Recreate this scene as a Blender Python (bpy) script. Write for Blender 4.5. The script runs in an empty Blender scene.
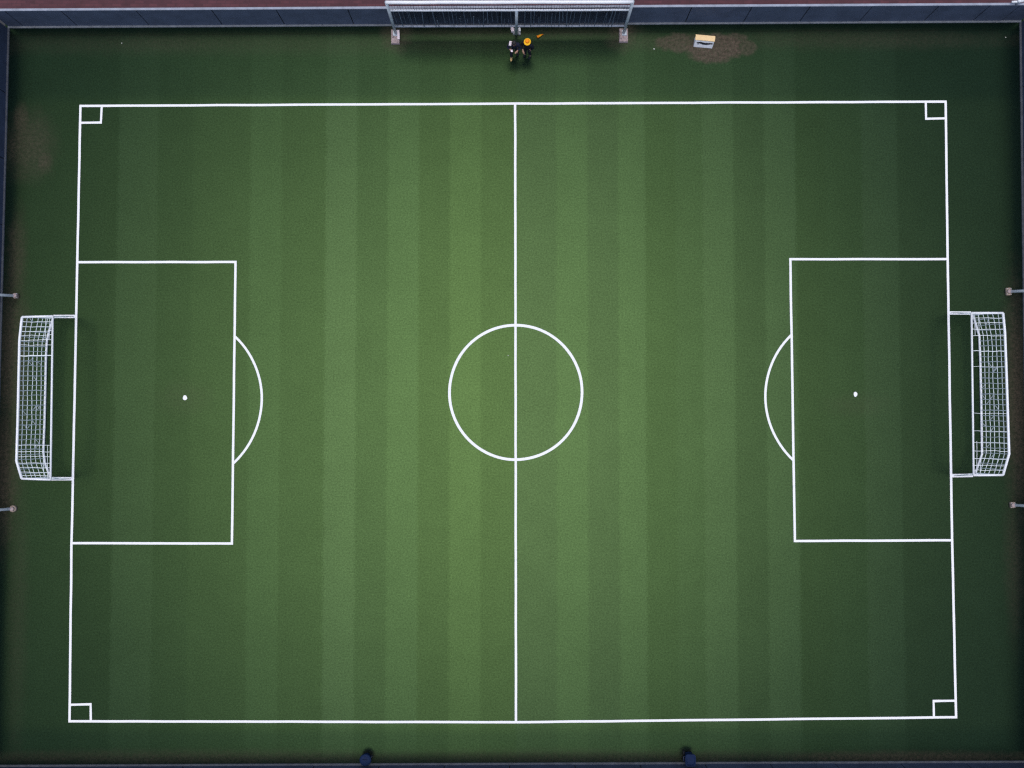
import bpy, bmesh, math, random
from mathutils import Vector, Matrix, noise as mnoise

random.seed(11)
scene = bpy.context.scene
COL = scene.collection
R = math.radians

# ------------------------------------------------------------------ camera
F_PX, CAM_H, TILT = 880.0, 40.0, R(2.08)
cam_d = bpy.data.cameras.new("drone_camera")
cam = bpy.data.objects.new("drone_camera", cam_d)
COL.objects.link(cam)
cam.location = (0, 0, CAM_H)
cam.rotation_euler = (TILT, 0, 0)
cam_d.sensor_fit = 'HORIZONTAL'
cam_d.sensor_width = 36.0
cam_d.lens = F_PX / 1024.0 * 36.0
cam_d.clip_end = 2000
scene.camera = cam
scene.render.resolution_x, scene.render.resolution_y = 1024, 768

# ------------------------------------------------------------------ sky, sun, exposure
SUN_EL, SUN_AZ = R(88.0), R(297.0)          # a high, veiled sun
world = bpy.data.worlds.new("World")
scene.world = world
world.use_nodes = True
wn = world.node_tree
bg = wn.nodes["Background"]
sky = wn.nodes.new("ShaderNodeTexSky")
sky.sky_type = 'NISHITA'
sky.sun_disc = False
sky.sun_elevation = SUN_EL
sky.sun_rotation = SUN_AZ
sky.air_density = 1.0
sky.dust_density = 3.0
wn.links.new(sky.outputs[0], bg.inputs[0])
bg.inputs[1].default_value = 0.14
sun_d = bpy.data.lights.new("sun", 'SUN')
sun_d.energy = 1.2
sun_d.angle = R(46)
sun_d.color = (1.0, 0.96, 0.90)
sun = bpy.data.objects.new("sun", sun_d)
COL.objects.link(sun)
sdir = Vector((math.sin(SUN_AZ) * math.cos(SUN_EL), math.cos(SUN_AZ) * math.cos(SUN_EL), math.sin(SUN_EL)))
sun.rotation_euler = sdir.to_track_quat('Z', 'Y').to_euler()
sun.location = (0, 0, 60)
scene.view_settings.view_transform = 'Standard'
scene.view_settings.look = 'None'
scene.view_settings.exposure = 0.20
scene.view_settings.gamma = 1.0
scene.view_settings.use_curve_mapping = False
scene.cycles.filter_width = 1.3
scene.cycles.use_denoising = False
scene.cycles.max_bounces = 6

# ------------------------------------------------------------------ picture point -> place
ct, st = math.cos(TILT), math.sin(TILT)
CAMP = Vector((0, 0, CAM_H))
def ray(px, py):
    x, y, z = (px - 512) / F_PX, (384 - py) / F_PX, -1.0
    return Vector((x, y * ct - z * st, y * st + z * ct))
def at(px, py, z=0.0):
    d = ray(px, py)
    return CAMP + d * ((z - CAM_H) / d.z)
def at_plane_y(px, py, Y):
    d = ray(px, py)
    return CAMP + d * (Y / d.y)

# ------------------------------------------------------------------ materials
def new_mat(name):
    m = bpy.data.materials.new(name)
    m.use_nodes = True
    return m, m.node_tree, m.node_tree.nodes["Principled BSDF"]

def mat(name, col, rough=0.6, var=0.25, scale=6.0, metal=0.0, bump=0.0, spec=0.3):
    """one colour with soft uneven wear"""
    m, nt, p = new_mat(name)
    tc = nt.nodes.new("ShaderNodeTexCoord")
    nz = nt.nodes.new("ShaderNodeTexNoise")
    nz.inputs["Scale"].default_value = scale
    nz.inputs["Detail"].default_value = 5
    nz.inputs["Roughness"].default_value = 0.65
    nt.links.new(tc.outputs["Object"], nz.inputs["Vector"])
    mx = nt.nodes.new("ShaderNodeMix"); mx.data_type = 'RGBA'
    mp = nt.nodes.new("ShaderNodeMapRange")
    mp.inputs[1].default_value, mp.inputs[2].default_value = 0.3, 0.7
    nt.links.new(nz.outputs[0], mp.inputs[0])
    nt.links.new(mp.outputs[0], mx.inputs[0])
    mx.inputs[6].default_value = (*[c * (1 - var) for c in col], 1)
    mx.inputs[7].default_value = (*[min(1, c * (1 + var)) for c in col], 1)
    nt.links.new(mx.outputs[2], p.inputs["Base Color"])
    p.inputs["Roughness"].default_value = rough
    p.inputs["Metallic"].default_value = metal
    p.inputs["Specular IOR Level"].default_value = spec
    if bump:
        b = nt.nodes.new("ShaderNodeBump")
        b.inputs["Strength"].default_value = bump
        b.inputs["Distance"].default_value = 0.02
        nt.links.new(nz.outputs[0], b.inputs["Height"])
        nt.links.new(b.outputs[0], p.inputs["Normal"])
    return m

# pitch outline read off the ground
def X_mean(a, b):
    return 0.5 * (at(a, 180).x + at(b, 640).x)

GRASS_RANGE = 26.0
# mowing bands: left edge and leaf colour (each pass of the mower lays its grass its own way)
BANDS = [
    (None, 0.80, 0.0), ((117.5, 108), 0.98, 0.25), ((155, 145), 0.86, 0.0), ((195, 183.5), 0.92, -0.1),
    ((251, 244), 1.05, 0.0), ((279, 278), 0.93, -0.1), ((323, 318), 1.14, 0.4), ((356, 351), 0.95, 0.1),
    ((386, 382.5), 1.12, 0.1), ((419, 415), 0.95, -0.3), ((449, 445.5), 1.13, -0.4), ((481, 480), 0.98, -0.4),
    ((514.5, 515), 1.0, 0.5), ((553, 554), 1.13, 0.2), ((585, 586), 0.97, 0.5), ((614.5, 616), 1.12, 0.2),
    ((644, 647), 0.93, -0.1), ((673, 673), 0.98, 0.1), ((700, 704), 1.10, 0.4), ((731, 736), 0.91, 0.3),
    ((760.5, 766), 1.09, 0.4), ((792, 796.5), 0.86, -0.1), ((826, 832), 0.89, 0.0), ((862, 868), 0.99, 0.5),
    ((897.5, 904), 0.82, 0.4),
]

def grass_material():
    m, nt, p = new_mat("mown_turf")
    N, L = nt.nodes, nt.links
    def node(t, **kw):
        n = N.new(t)
        for k, v in kw.items():
            setattr(n, k, v)
        return n
    def math_(op, a, b=None, c=None):
        n = node("ShaderNodeMath", operation=op)
        for i, v in enumerate((a, b, c)):
            if v is None:
                continue
            if isinstance(v, (int, float)):
                n.inputs[i].default_value = v
            else:
                L.new(v, n.inputs[i])
        return n.outputs[0]
    def mix(f, a, b, bt='MIX'):
        n = node("ShaderNodeMix", data_type='RGBA', blend_type=bt)
        for i, v in ((0, f), (6, a), (7, b)):
            if isinstance(v, (int, float)):
                n.inputs[i].default_value = v
            elif isinstance(v, tuple):
                n.inputs[i].default_value = (*v, 1)
            else:
                L.new(v, n.inputs[i])
        return n.outputs[2]
    def noise(scale, detail=3, rough=0.55, vec=None):
        n = node("ShaderNodeTexNoise")
        n.inputs["Scale"].default_value = scale
        n.inputs["Detail"].default_value = detail
        n.inputs["Roughness"].default_value = rough
        L.new(vec if vec is not None else tc.outputs["Object"], n.inputs["Vector"])
        return n.outputs[0]
    def rng(v, a, b, lo=0.0, hi=1.0, smooth=False):
        n = node("ShaderNodeMapRange", interpolation_type='SMOOTHSTEP' if smooth else 'LINEAR')
        L.new(v, n.inputs[0])
        for i, q in enumerate((a, b, lo, hi)):
            n.inputs[i + 1].default_value = q
        return n.outputs[0]
    tc = node("ShaderNodeTexCoord")
    sep = node("ShaderNodeSeparateXYZ")
    L.new(tc.outputs["Object"], sep.inputs[0])
    X, Y = sep.outputs[0], sep.outputs[1]
    wob = math_('ADD', math_('MULTIPLY', math_('SUBTRACT', noise(0.7, 3), 0.5), 0.16), math_('MULTIPLY', math_('SUBTRACT', noise(15.0, 2, .8), 0.5), 0.75))
    xs = math_('DIVIDE', math_('ADD', math_('ADD', X, wob), GRASS_RANGE), 2 * GRASS_RANGE)
    ramp = node("ShaderNodeValToRGB")
    cr = ramp.color_ramp
    cr.interpolation = 'CONSTANT'
    Lc, Bc, Yc = (0.0056, 0.0141, 0.0114), (0.0061, 0.0142, 0.0133), (0.0060, 0.0144, 0.0099)
    for i, (edge, v, hue) in enumerate(BANDS):
        pos = 0.0 if edge is None else (X_mean(*edge) + GRASS_RANGE) / (2 * GRASS_RANGE)
        v = 1 + (v - 1) * 1.0; hue *= 0.85
        tgt = Bc if hue > 0 else Yc
        c = [((1 - abs(hue)) * a + abs(hue) * b) * v for a, b in zip(Lc, tgt)]
        e = cr.elements[0] if i == 0 else (cr.elements[1] if i == 1 else cr.elements.new(pos))
        e.position = pos
        e.color = (*c, 1)
    L.new(xs, ramp.inputs[0])
    stripes = ramp.outputs[0]
    # outside the mown pitch: one even cut
    yin = math_('MULTIPLY', rng(Y, at(512, 106).y + .7, at(512, 106).y - .1, smooth=True), rng(Y, at(512, 722).y - .7, at(512, 722).y + .1, smooth=True))
    field = mix(rng(yin, 0, 1, 0.45, 1.0), (0.0029, 0.0082, 0.0080), stripes)
    # mottling, grain, single pale blades
    blot = rng(noise(0.35, 5, 0.6), 0.3, 0.7, 0.955, 1.045)
    cross = rng(noise(1.4, 4, 0.6), 0.3, 0.7, 0.98, 1.02)
    grain = rng(noise(13.0, 2, 0.7), 0.28, 0.72, 0.76, 1.24)
    fine = rng(noise(27.0, 2, 0.7), 0.25, 0.75, 0.72, 1.28)
    g = math_('MULTIPLY', math_('MULTIPLY', blot, cross), math_('MULTIPLY', grain, fine))
    vary = node("ShaderNodeCombineColor")
    for i in range(3):
        L.new(g, vary.inputs[i])
    field = mix(1.0, field, vary.outputs[0], 'MULTIPLY')
    # shade along the top wall, painted into the turf colour, and a joint line
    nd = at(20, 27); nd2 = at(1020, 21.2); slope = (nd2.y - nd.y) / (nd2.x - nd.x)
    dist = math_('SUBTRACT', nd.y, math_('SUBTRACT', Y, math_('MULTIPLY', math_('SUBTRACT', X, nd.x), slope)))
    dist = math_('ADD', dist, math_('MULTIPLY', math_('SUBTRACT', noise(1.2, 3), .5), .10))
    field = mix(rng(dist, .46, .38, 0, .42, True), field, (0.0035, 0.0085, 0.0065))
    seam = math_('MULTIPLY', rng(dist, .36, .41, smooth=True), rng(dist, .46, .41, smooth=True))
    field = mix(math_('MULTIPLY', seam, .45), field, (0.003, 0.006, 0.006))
    # worn, bare places: centre, half sizes, strength
    worn = None
    def patch(px, py, hw, hh, amt, hard=0.35):
        nonlocal worn
        c = at(px, py)
        sx, sy = hw / 22.0, hh / 22.0
        dx = math_('DIVIDE', math_('SUBTRACT', X, c.x), sx)
        dy = math_('DIVIDE', math_('SUBTRACT', Y, c.y), sy)
        d = math_('SQRT', math_('ADD', math_('MULTIPLY', dx, dx), math_('MULTIPLY', dy, dy)))
        d = math_('ADD', d, edge_n)
        v = math_('MULTIPLY', rng(d, 1.0 + hard, 1.0 - hard, smooth=True), amt)
        worn = v if worn is None else math_('MAXIMUM', worn, v)
    edge_n = math_('MULTIPLY', math_('SUBTRACT', noise(1.6, 5, 0.6), 0.5), 1.1)
    for a in ((678, 43, 22, 9, .75, .25), (714, 47, 30, 14, .95, .2), (712, 54, 22, 9, .9, .25), (748, 47, 9, 8, .6, .3), (735, 40, 14, 7, .6, .3),
              (30, 146, 20, 28, .38, .8), (44, 162, 8, 10, .5, .6), (22, 122, 8, 16, .4, .6), (17, 260, 8, 40, .35, .8),
              (14, 360, 12, 70, .45, .9), (8, 470, 12, 60, .38, .9), (18, 600, 8, 120, .14, .9),
              (240, 44, 260, 9, .15, .9), (170, 44, 70, 8, .2, .9), (860, 40, 130, 8, .20, .9), (640, 42, 26, 8, .2, .7),
              (623, 36, 16, 14, .40, .6), (397, 38, 16, 14, .40, .6), (470, 34, 60, 6, .2, .8), (560, 34, 60, 6, .2, .8),
              (200, 757, 220, 6, .22, .8), (600, 757, 220, 6, .2, .8), (900, 757, 120, 5, .3, .8),
              (1016, 400, 10, 90, .5, .9), (1014, 560, 8, 60, .2, .9), (855, 405, 26, 10, .12, .8), (185, 398, 24, 14, .12, .8)):
        patch(*a)
    spots = rng(noise(7.0, 4, 0.75), 0.35, 0.65)
    soil = mix(spots, (0.042, 0.031, 0.023), (0.150, 0.110, 0.086))
    soil = mix(rng(noise(30.0, 2, 0.8), 0.35, 0.65, 0, 0.5), soil, (0.058, 0.048, 0.040))
    wf = math_('MULTIPLY', worn, rng(noise(11.0, 3, 0.8), 0.30, 0.58, 0.45, 1.0))
    base = mix(wf, field, soil)
    L.new(base, p.inputs["Base Color"])
    # waxy blades: a broad soft gloss in the leaf's own colour
    gl = mix(1.0, field, (19.4, 14.4, 6.0), 'MULTIPLY')
    gl = mix(wf, gl, (0.03, 0.027, 0.025))
    p.inputs["Specular IOR Level"].default_value = 0.0
    p.inputs["Roughness"].default_value = 0.9
    gloss = node("ShaderNodeBsdfGlossy")
    gloss.distribution = 'BECKMANN'
    gloss.inputs["Roughness"].default_value = 0.305
    L.new(gl, gloss.inputs["Color"])
    ms = node("ShaderNodeMixShader")
    ms.inputs[0].default_value = GLOSS_MIX
    L.new(p.outputs[0], ms.inputs[1]); L.new(gloss.outputs[0], ms.inputs[2])
    L.new(ms.outputs[0], N["Material Output"].inputs[0])
    bump = node("ShaderNodeBump")
    bump.inputs["Strength"].default_value = 0.25
    bump.inputs["Distance"].default_value = 0.03
    L.new(noise(14.0, 3, 0.7), bump.inputs["Height"])
    L.new(bump.outputs[0], p.inputs["Normal"])
    return m
GLOSS_MIX = 0.16

def paint_material():
    m, nt, p = new_mat("pitch_paint")
    N, L = nt.nodes, nt.links
    tc = N.new("ShaderNodeTexCoord")
    n1 = N.new("ShaderNodeTexNoise"); n1.inputs["Scale"].default_value = 9; n1.inputs["Detail"].default_value = 5
    L.new(tc.outputs["Object"], n1.inputs["Vector"])
    r = N.new("ShaderNodeValToRGB")
    r.color_ramp.elements[0].position = 0.22; r.color_ramp.elements[0].color = (0.62, 0.66, 0.66, 1)
    r.color_ramp.elements[1].position = 0.42; r.color_ramp.elements[1].color = (0.82, 0.83, 0.86, 1)
    L.new(n1.outputs[0], r.inputs[0]); L.new(r.outputs[0], p.inputs["Base Color"])
    p.inputs["Roughness"].default_value = 0.8
    p.inputs["Specular IOR Level"].default_value = 0.15
    return m

def red_material():
    m, nt, p = new_mat("red_paving")
    N, L = nt.nodes, nt.links
    tc = N.new("ShaderNodeTexCoord")
    br = N.new("ShaderNodeTexBrick")
    br.inputs["Color1"].default_value = (0.060, 0.019, 0.027, 1)
    br.inputs["Color2"].default_value = (0.088, 0.028, 0.037, 1)
    br.inputs["Mortar"].default_value = (0.055, 0.022, 0.030, 1)
    br.inputs["Scale"].default_value = 1.0
    br.inputs["Mortar Size"].default_value = 0.012
    br.inputs["Brick Width"].default_value = 0.42
    br.inputs["Row Height"].default_value = 0.14
    L.new(tc.outputs["Object"], br.inputs["Vector"])
    nz = N.new("ShaderNodeTexNoise"); nz.inputs["Scale"].default_value = 2.5; nz.inputs["Detail"].default_value = 6
    L.new(tc.outputs["Object"], nz.inputs["Vector"])
    mx = N.new("ShaderNodeMix"); mx.data_type = 'RGBA'; mx.blend_type = 'MULTIPLY'
    mx.inputs[0].default_value = 0.6
    L.new(br.outputs[0], mx.inputs[6]); L.new(nz.outputs[0], mx.inputs[7])
    mx2 = N.new("ShaderNodeMix"); mx2.data_type = 'RGBA'; mx2.blend_type = 'MULTIPLY'; mx2.inputs[0].default_value = 1
    L.new(mx.outputs[2], mx2.inputs[6]); mx2.inputs[7].default_value = (1.5, 1.5, 1.5, 1)
    L.new(mx2.outputs[2], p.inputs["Base Color"])
    p.inputs["Roughness"].default_value = 0.85
    return m

M = {
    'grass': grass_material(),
    'paint': paint_material(),
    'red': red_material(),
    'asphalt': mat("asphalt", (0.045, 0.047, 0.052), 0.9, 0.3, 3.0),
    'wall_dark': mat("dark_navy_panel", (0.040, 0.055, 0.098), 0.6, 0.2, 1.3),
    'wall': mat("navy_panel", (0.088, 0.108, 0.165), 0.55, 0.18, 1.3),
    'cap': mat("pale_wall_rail", (0.27, 0.30, 0.37), 0.5, 0.2, 3.0),
    'kerb': mat("grey_base_rail", (0.17, 0.19, 0.22), 0.6, 0.25, 4.0),
    'kerb_dark': mat("dull_base_rail", (0.075, 0.085, 0.105), 0.7, 0.3, 4.0),
    'seam': mat("dark_joint", (0.010, 0.013, 0.020), 0.8, 0.2),
    'white_metal': mat("white_painted_steel", (0.78, 0.80, 0.84), 0.4, 0.05, 5.0),
    'grey_metal': mat("galvanised_steel", (0.48, 0.54, 0.60), 0.45, 0.2, 5.0, 0.2),
    'net': mat("net_cord", (0.74, 0.80, 0.83), 0.8, 0.2, 8.0),
    'screen': mat("dark_screen", (0.010, 0.017, 0.030), 0.8, 0.35, 3.0),
    'fold': mat("screen_fold", (0.10, 0.135, 0.18), 0.8, 0.4, 2.0),
    'mesh': mat("fence_cord", (0.10, 0.075, 0.09), 0.8, 0.35, 8.0),
    'concrete': mat("pinkish_concrete", (0.34, 0.27, 0.27), 0.9, 0.4, 9.0, bump=0.5),
    'concrete_grey': mat("grey_concrete", (0.22, 0.23, 0.25), 0.9, 0.4, 12.0, bump=0.5),
    'tan': mat("tan_wood", (0.76, 0.55, 0.29), 0.6, 0.12, 5.0),
    'box_white': mat("white_box_side", (0.80, 0.81, 0.84), 0.5, 0.15, 6.0),
    'dark': mat("near_black", (0.012, 0.013, 0.018), 0.8, 0.3),
    'smudge': mat("grey_smudge", (0.28, 0.29, 0.32), 0.8, 0.3, 9.0),
    'blue': mat("blue_plastic", (0.007, 0.017, 0.055), 0.7, 0.2, 4.0, spec=0.12),
    'blue_dark': mat("dark_blue_plastic", (0.010, 0.018, 0.045), 0.5, 0.2, 4.0),
    'skin': mat("skin", (0.36, 0.21, 0.15), 0.6, 0.08, 8.0),
    'navy_cloth': mat("navy_cloth", (0.010, 0.013, 0.032), 0.9, 0.3, 14.0, bump=0.4),
    'black_cloth': mat("black_cloth", (0.008, 0.010, 0.018), 0.9, 0.3, 14.0, bump=0.4),
    'hair': mat("dark_hair", (0.020, 0.018, 0.020), 0.6, 0.4, 30.0),
    'orange': mat("orange_felt", (0.85, 0.26, 0.010), 0.8, 0.1, 12.0),
    'yellow': mat("yellow_felt", (0.88, 0.48, 0.015), 0.8, 0.1, 12.0),
    'towel': mat("white_towel", (0.80, 0.70, 0.76), 0.9, 0.1, 20.0, bump=0.4),
    'tan_shoe': mat("tan_leather", (0.62, 0.42, 0.17), 0.6, 0.15, 12.0),
    'eye': mat("dark_eye", (0.02, 0.015, 0.012), 0.3, 0.1),
    'lips': mat("lips", (0.36, 0.15, 0.13), 0.6, 0.1),
    'footing': mat("tan_footing", (0.30, 0.24, 0.20), 0.9, 0.45, 14.0, bump=0.5),
    'scrap': mat("white_paper", (0.48, 0.50, 0.46), 0.9, 0.1),
}

# ------------------------------------------------------------------ mesh helpers
class MB:
    def __init__(self):
        self.bm = bmesh.new()
    def poly(self, pts):
        self.bm.faces.new([self.bm.verts.new(p) for p in pts])
    def hexa(self, b, t):
        """solid between two quads b (low) and t (high), same winding"""
        vb = [self.bm.verts.new(p) for p in b]; vt = [self.bm.verts.new(p) for p in t]
        n = len(vb)
        self.bm.faces.new(list(reversed(vb))); self.bm.faces.new(vt)
        for i in range(n):
            j = (i + 1) % n
            self.bm.faces.new((vb[i], vb[j], vt[j], vt[i]))
    def box(self, c, s, rz=0.0):
        c = Vector(c); q = Matrix.Rotation(rz, 3, 'Z')
        lo = [c + q @ Vector((x * s[0] / 2, y * s[1] / 2, -s[2] / 2)) for x, y in ((-1, -1), (1, -1), (1, 1), (-1, 1))]
        self.hexa(lo, [p + Vector((0, 0, s[2])) for p in lo])
    def beam(self, a, b, w, h, z0):
        """a bar on plan from a to b, width w, height h, bottom at z0"""
        a = Vector((a[0], a[1], 0)); b = Vector((b[0], b[1], 0))
        d = (b - a).normalized(); n = Vector((-d.y, d.x, 0)) * w / 2
        lo = [v + Vector((0, 0, z0)) for v in (a - n, b - n, b + n, a + n)]
        self.hexa(lo, [v + Vector((0, 0, h)) for v in lo])
    def tube(self, pts, r, n=8, cap=True):
        pts = [Vector(p) for p in pts]
        rs = r if isinstance(r, (list, tuple)) else [r] * len(pts)
        rings = []
        up = None
        for i, p in enumerate(pts):
            t = (pts[min(i + 1, len(pts) - 1)] - pts[max(i - 1, 0)])
            if t.length < 1e-9: t = Vector((0, 0, 1))
            t.normalize()
            if up is None:
                up = t.orthogonal().normalized()
            u = (up - t * up.dot(t))
            u = u.normalized() if u.length > 1e-6 else t.orthogonal().normalized()
            up = u
            v = t.cross(u)
            rings.append([self.bm.verts.new(p + (u * math.cos(2 * math.pi * k / n) + v * math.sin(2 * math.pi * k / n)) * rs[i]) for k in range(n)])
        for a, b in zip(rings, rings[1:]):
            for k in range(n):
                j = (k + 1) % n
                self.bm.faces.new((a[k], a[j], b[j], b[k]))
        if cap:
            self.bm.faces.new(list(reversed(rings[0]))); self.bm.faces.new(rings[-1])
    def lathe(self, prof, n=24, c=(0, 0, 0), sx=1.0, sy=1.0):
        c = Vector(c)
        rings = [[self.bm.verts.new(c + Vector((r * sx * math.cos(2 * math.pi * k / n), r * sy * math.sin(2 * math.pi * k / n), z))) for k in range(n)] for r, z in prof]
        for a, b in zip(rings, rings[1:]):
            for k in range(n):
                j = (k + 1) % n
                self.bm.faces.new((a[k], a[j], b[j], b[k]))
        self.bm.faces.new(list(reversed(rings[0]))); self.bm.faces.new(rings[-1])
    def ball(self, c, r, sub=2, s=(1, 1, 1)):
        mtx = Matrix.Translation(Vector(c)) @ Matrix.Diagonal((*s, 1))
        bmesh.ops.create_icosphere(self.bm, subdivisions=sub, radius=r, matrix=mtx)
    def build(self, name, material, parent=None, loc=None, smooth=False, bevel=0.0):
        me = bpy.data.meshes.new(name)
        bmesh.ops.recalc_face_normals(self.bm, faces=self.bm.faces)
        if bevel:
            bmesh.ops.bevel(self.bm, geom=list(self.bm.edges), offset=bevel, segments=2, affect='EDGES', profile=0.6)
        if loc is not None:
            bmesh.ops.translate(self.bm, verts=self.bm.verts, vec=-Vector(loc))
        self.bm.to_mesh(me); self.bm.free()
        for f in me.polygons:
            f.use_smooth = smooth
        me.materials.append(material)
        o = bpy.data.objects.new(name, me)
        COL.objects.link(o)
        if loc is not None:
            o.location = loc
        if parent is not None:
            o.parent = parent
            if loc is None:
                pl = parent
                off = Vector((0, 0, 0))
                while pl is not None:
                    off += Vector(pl.location); pl = pl.parent
                me.transform(Matrix.Translation(-off))      # built in world space, kept in the parent's space
        return o

def tag(o, label, cat, group=None, kind=None):
    o["label"] = label; o["category"] = cat
    if group: o["group"] = group
    if kind: o["kind"] = kind
    return o

def thing(name, loc, label, cat, group=None):
    o = bpy.data.objects.new(name, None)
    o.empty_display_size = 0.3
    COL.objects.link(o); o.location = loc
    return tag(o, label, cat, group)

# ------------------------------------------------------------------ wall lines on the ground
NW, NE = at(8.5, 27.0), at(1020.5, 21.2)
SW, SE = at(-5, 766.2), at(1030, 762.0)
W_low = at(-4.5, 520); E_low = at(1027, 520)
def line_pt(a, b, y):
    t = (y - a.y) / (b.y - a.y)
    return a + (b - a) * t
SWc = line_pt(NW, W_low, SW.y); SEc = line_pt(NE, E_low, SE.y)
SWc.z = SEc.z = 0
WALL_H = at_plane_y(400, 9.3, at(400, 25.2).y).z

# ------------------------------------------------------------------ ground, turf, red paving
g = MB(); g.poly([(-600, -600, -0.03), (600, -600, -0.03), (600, 600, -0.03), (-600, 600, -0.03)])
tag(g.build('ground', M['asphalt']), 'dark asphalt ground beyond the perimeter walls', 'ground', kind='structure')
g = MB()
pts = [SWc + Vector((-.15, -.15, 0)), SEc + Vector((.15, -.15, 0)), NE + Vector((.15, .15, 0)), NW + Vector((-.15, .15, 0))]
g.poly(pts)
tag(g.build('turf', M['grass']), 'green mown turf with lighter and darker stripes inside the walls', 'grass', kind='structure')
g = MB()
a, b = NW + Vector((-12, .42, 0)), NE + Vector((12, .35, 0))
g.hexa([a + Vector((0, 0, -.02)), b + Vector((0, 0, -.02)), b + Vector((0, 14, -.02)), a + Vector((0, 14, -.02))],
       [a + Vector((0, 0, .01)), b + Vector((0, 0, .01)), b + Vector((0, 14, .01)), a + Vector((0, 14, .01))])
tag(g.build('red_paving', M['red']), 'red brick paving beyond the top wall', 'paving', kind='structure')

# ------------------------------------------------------------------ painted markings
LW = 0.106
def stroke(name, pix, z, label, w=LW, closed=False, world_pts=None):
    pts = world_pts or [at(*p) for p in pix]
    # resample and let the brush wander a little
    res = []
    for a_, b_ in zip(pts, pts[1:]):
        n = max(1, int((b_ - a_).length / 0.35))
        res += [a_.lerp(b_, k / n) for k in range(n)]
    if not closed:
        res.append(pts[-1])
    mb = MB(); left, right = [], []
    N_ = len(res)
    for i, p in enumerate(res):
        if closed:
            t = res[(i + 1) % N_] - res[i - 1]
            m = 1.0
        else:
            pv, nx = res[max(i - 1, 0)], res[min(i + 1, N_ - 1)]
            t = nx - pv
            m = 1.0
            if 0 < i < N_ - 1:      # mitre at corners
                d1, d2 = (p - pv).normalized(), (nx - p).normalized()
                m = 1.0 / max(0.6, math.cos(d1.angle(d2) / 2)) if d1.length and d2.length else 1.0
        t.normalize()
        nrm = Vector((-t.y, t.x, 0))
        w_ = w * (1 + 0.05 * mnoise.noise(p * 1.7)) * m
        off = nrm * 0.010 * mnoise.noise(p * 0.6 + Vector((5, 1, z * 900)))
        left.append(mb.bm.verts.new(p + off + nrm * w_ / 2 + Vector((0, 0, z))))
        right.append(mb.bm.verts.new(p + off - nrm * w_ / 2 + Vector((0, 0, z))))
    rngs = range(N_) if closed else range(N_ - 1)
    for i in rngs:
        j = (i + 1) % N_
        mb.bm.faces.new((right[i], right[j], left[j], left[i]))
    return tag(mb.build(name, M['paint']), label, 'pitch line', kind='structure')

def ext(p, q, e):       # ends pushed out by half a line
    d = (q - p).normalized() * e
    return [p - d, q + d]

TL, TR, BL, BR = at(80.6, 106), at(945.5, 101.6), at(69.6, 721.2), at(956, 717.2)
s = ext(TL, at(515, 103.8), LW / 2)[0]
stroke('touchline', None, .004, 'long white painted line along the top of the pitch', world_pts=[s, at(515, 103.6), TR + Vector((LW / 2, 0, 0))])
stroke('touchline', None, .004, 'long white painted line along the bottom of the pitch', world_pts=[BL - Vector((LW / 2, 0, 0)), at(515, 722.2), BR + Vector((LW / 2, 0, 0))])
stroke('goal_line', [(80.6, 106), (77.3, 262), (74.6, 400), (71.6, 543), (69.6, 721.2)], .008, 'white painted goal line on the left of the pitch')
stroke('goal_line', [(945.5, 101.6), (947.6, 258), (949.8, 400), (952, 540), (956, 717.2)], .008, 'white painted goal line on the right of the pitch')
stroke('halfway_line', [(515.2, 103.6), (516, 722.2)], .008, 'white painted halfway line down the middle of the pitch')
stroke('penalty_area_line', [(77.3, 262.2), (235.6, 262), (232, 543.5), (71.6, 543)], .012, 'three sided white painted penalty area on the left')
stroke('penalty_area_line', [(947.8, 259.2), (790.3, 259.2), (794.8, 541), (952, 540.2)], .012, 'three sided white painted penalty area on the right')
cc, ra, rb = at(515.8, 392.2), None, None
rx = (at(582.2, 392).x - at(449.6, 392).x) / 2; ry = (at(516, 325).y - at(516, 459.5).y) / 2
ring = [cc + Vector((rx * math.cos(2 * math.pi * k / 96), ry * math.sin(2 * math.pi * k / 96), 0)) for k in range(97)]
stroke('centre_circle', None, .012, 'white painted centre circle', .124, closed=True, world_pts=ring)
def arc3(p0, pm, p1, n=28):
    a_, b_, c_ = [at(*p) for p in (p0, pm, p1)]
    ax, ay, bx, by, cx, cy = a_.x, a_.y, b_.x, b_.y, c_.x, c_.y
    d = 2 * (ax * (by - cy) + bx * (cy - ay) + cx * (ay - by))
    ux = ((ax**2 + ay**2) * (by - cy) + (bx**2 + by**2) * (cy - ay) + (cx**2 + cy**2) * (ay - by)) / d
    uy = ((ax**2 + ay**2) * (cx - bx) + (bx**2 + by**2) * (ax - cx) + (cx**2 + cy**2) * (bx - ax)) / d
    c0 = Vector((ux, uy, 0)); rr = (a_ - c0).length
    t0 = math.atan2(ay - uy, ax - ux); tm = math.atan2(by - uy, bx - ux); t1 = math.atan2(cy - uy, cx - ux)
    def near(t, ref):
        while t - ref > math.pi: t -= 2 * math.pi
        while t - ref < -math.pi: t += 2 * math.pi
        return t
    t0, t1 = near(t0, tm), near(t1, tm)
    return [c0 + Vector((rr * math.cos(t0 + (t1 - t0) * k / n), rr * math.sin(t0 + (t1 - t0) * k / n), 0)) for k in range(n + 1)]
stroke('penalty_arc', None, .004, 'white painted arc bulging from the left penalty area', world_pts=arc3((235, 336.5), (261.8, 398), (233.2, 463.5)))
stroke('penalty_arc', None, .004, 'white painted arc bulging from the right penalty area', world_pts=arc3((791.3, 335), (765.3, 395), (793.5, 460.5)))
cw = 0.098
stroke('corner_mark', [(102, 105.5), (101, 122.6), (80.5, 122.8)], .012, 'small white painted square in the top left pitch corner', cw)
stroke('corner_mark', [(925.6, 102), (926, 118.8), (945.5, 118.4)], .012, 'small white painted square in the top right pitch corner', cw)
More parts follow.
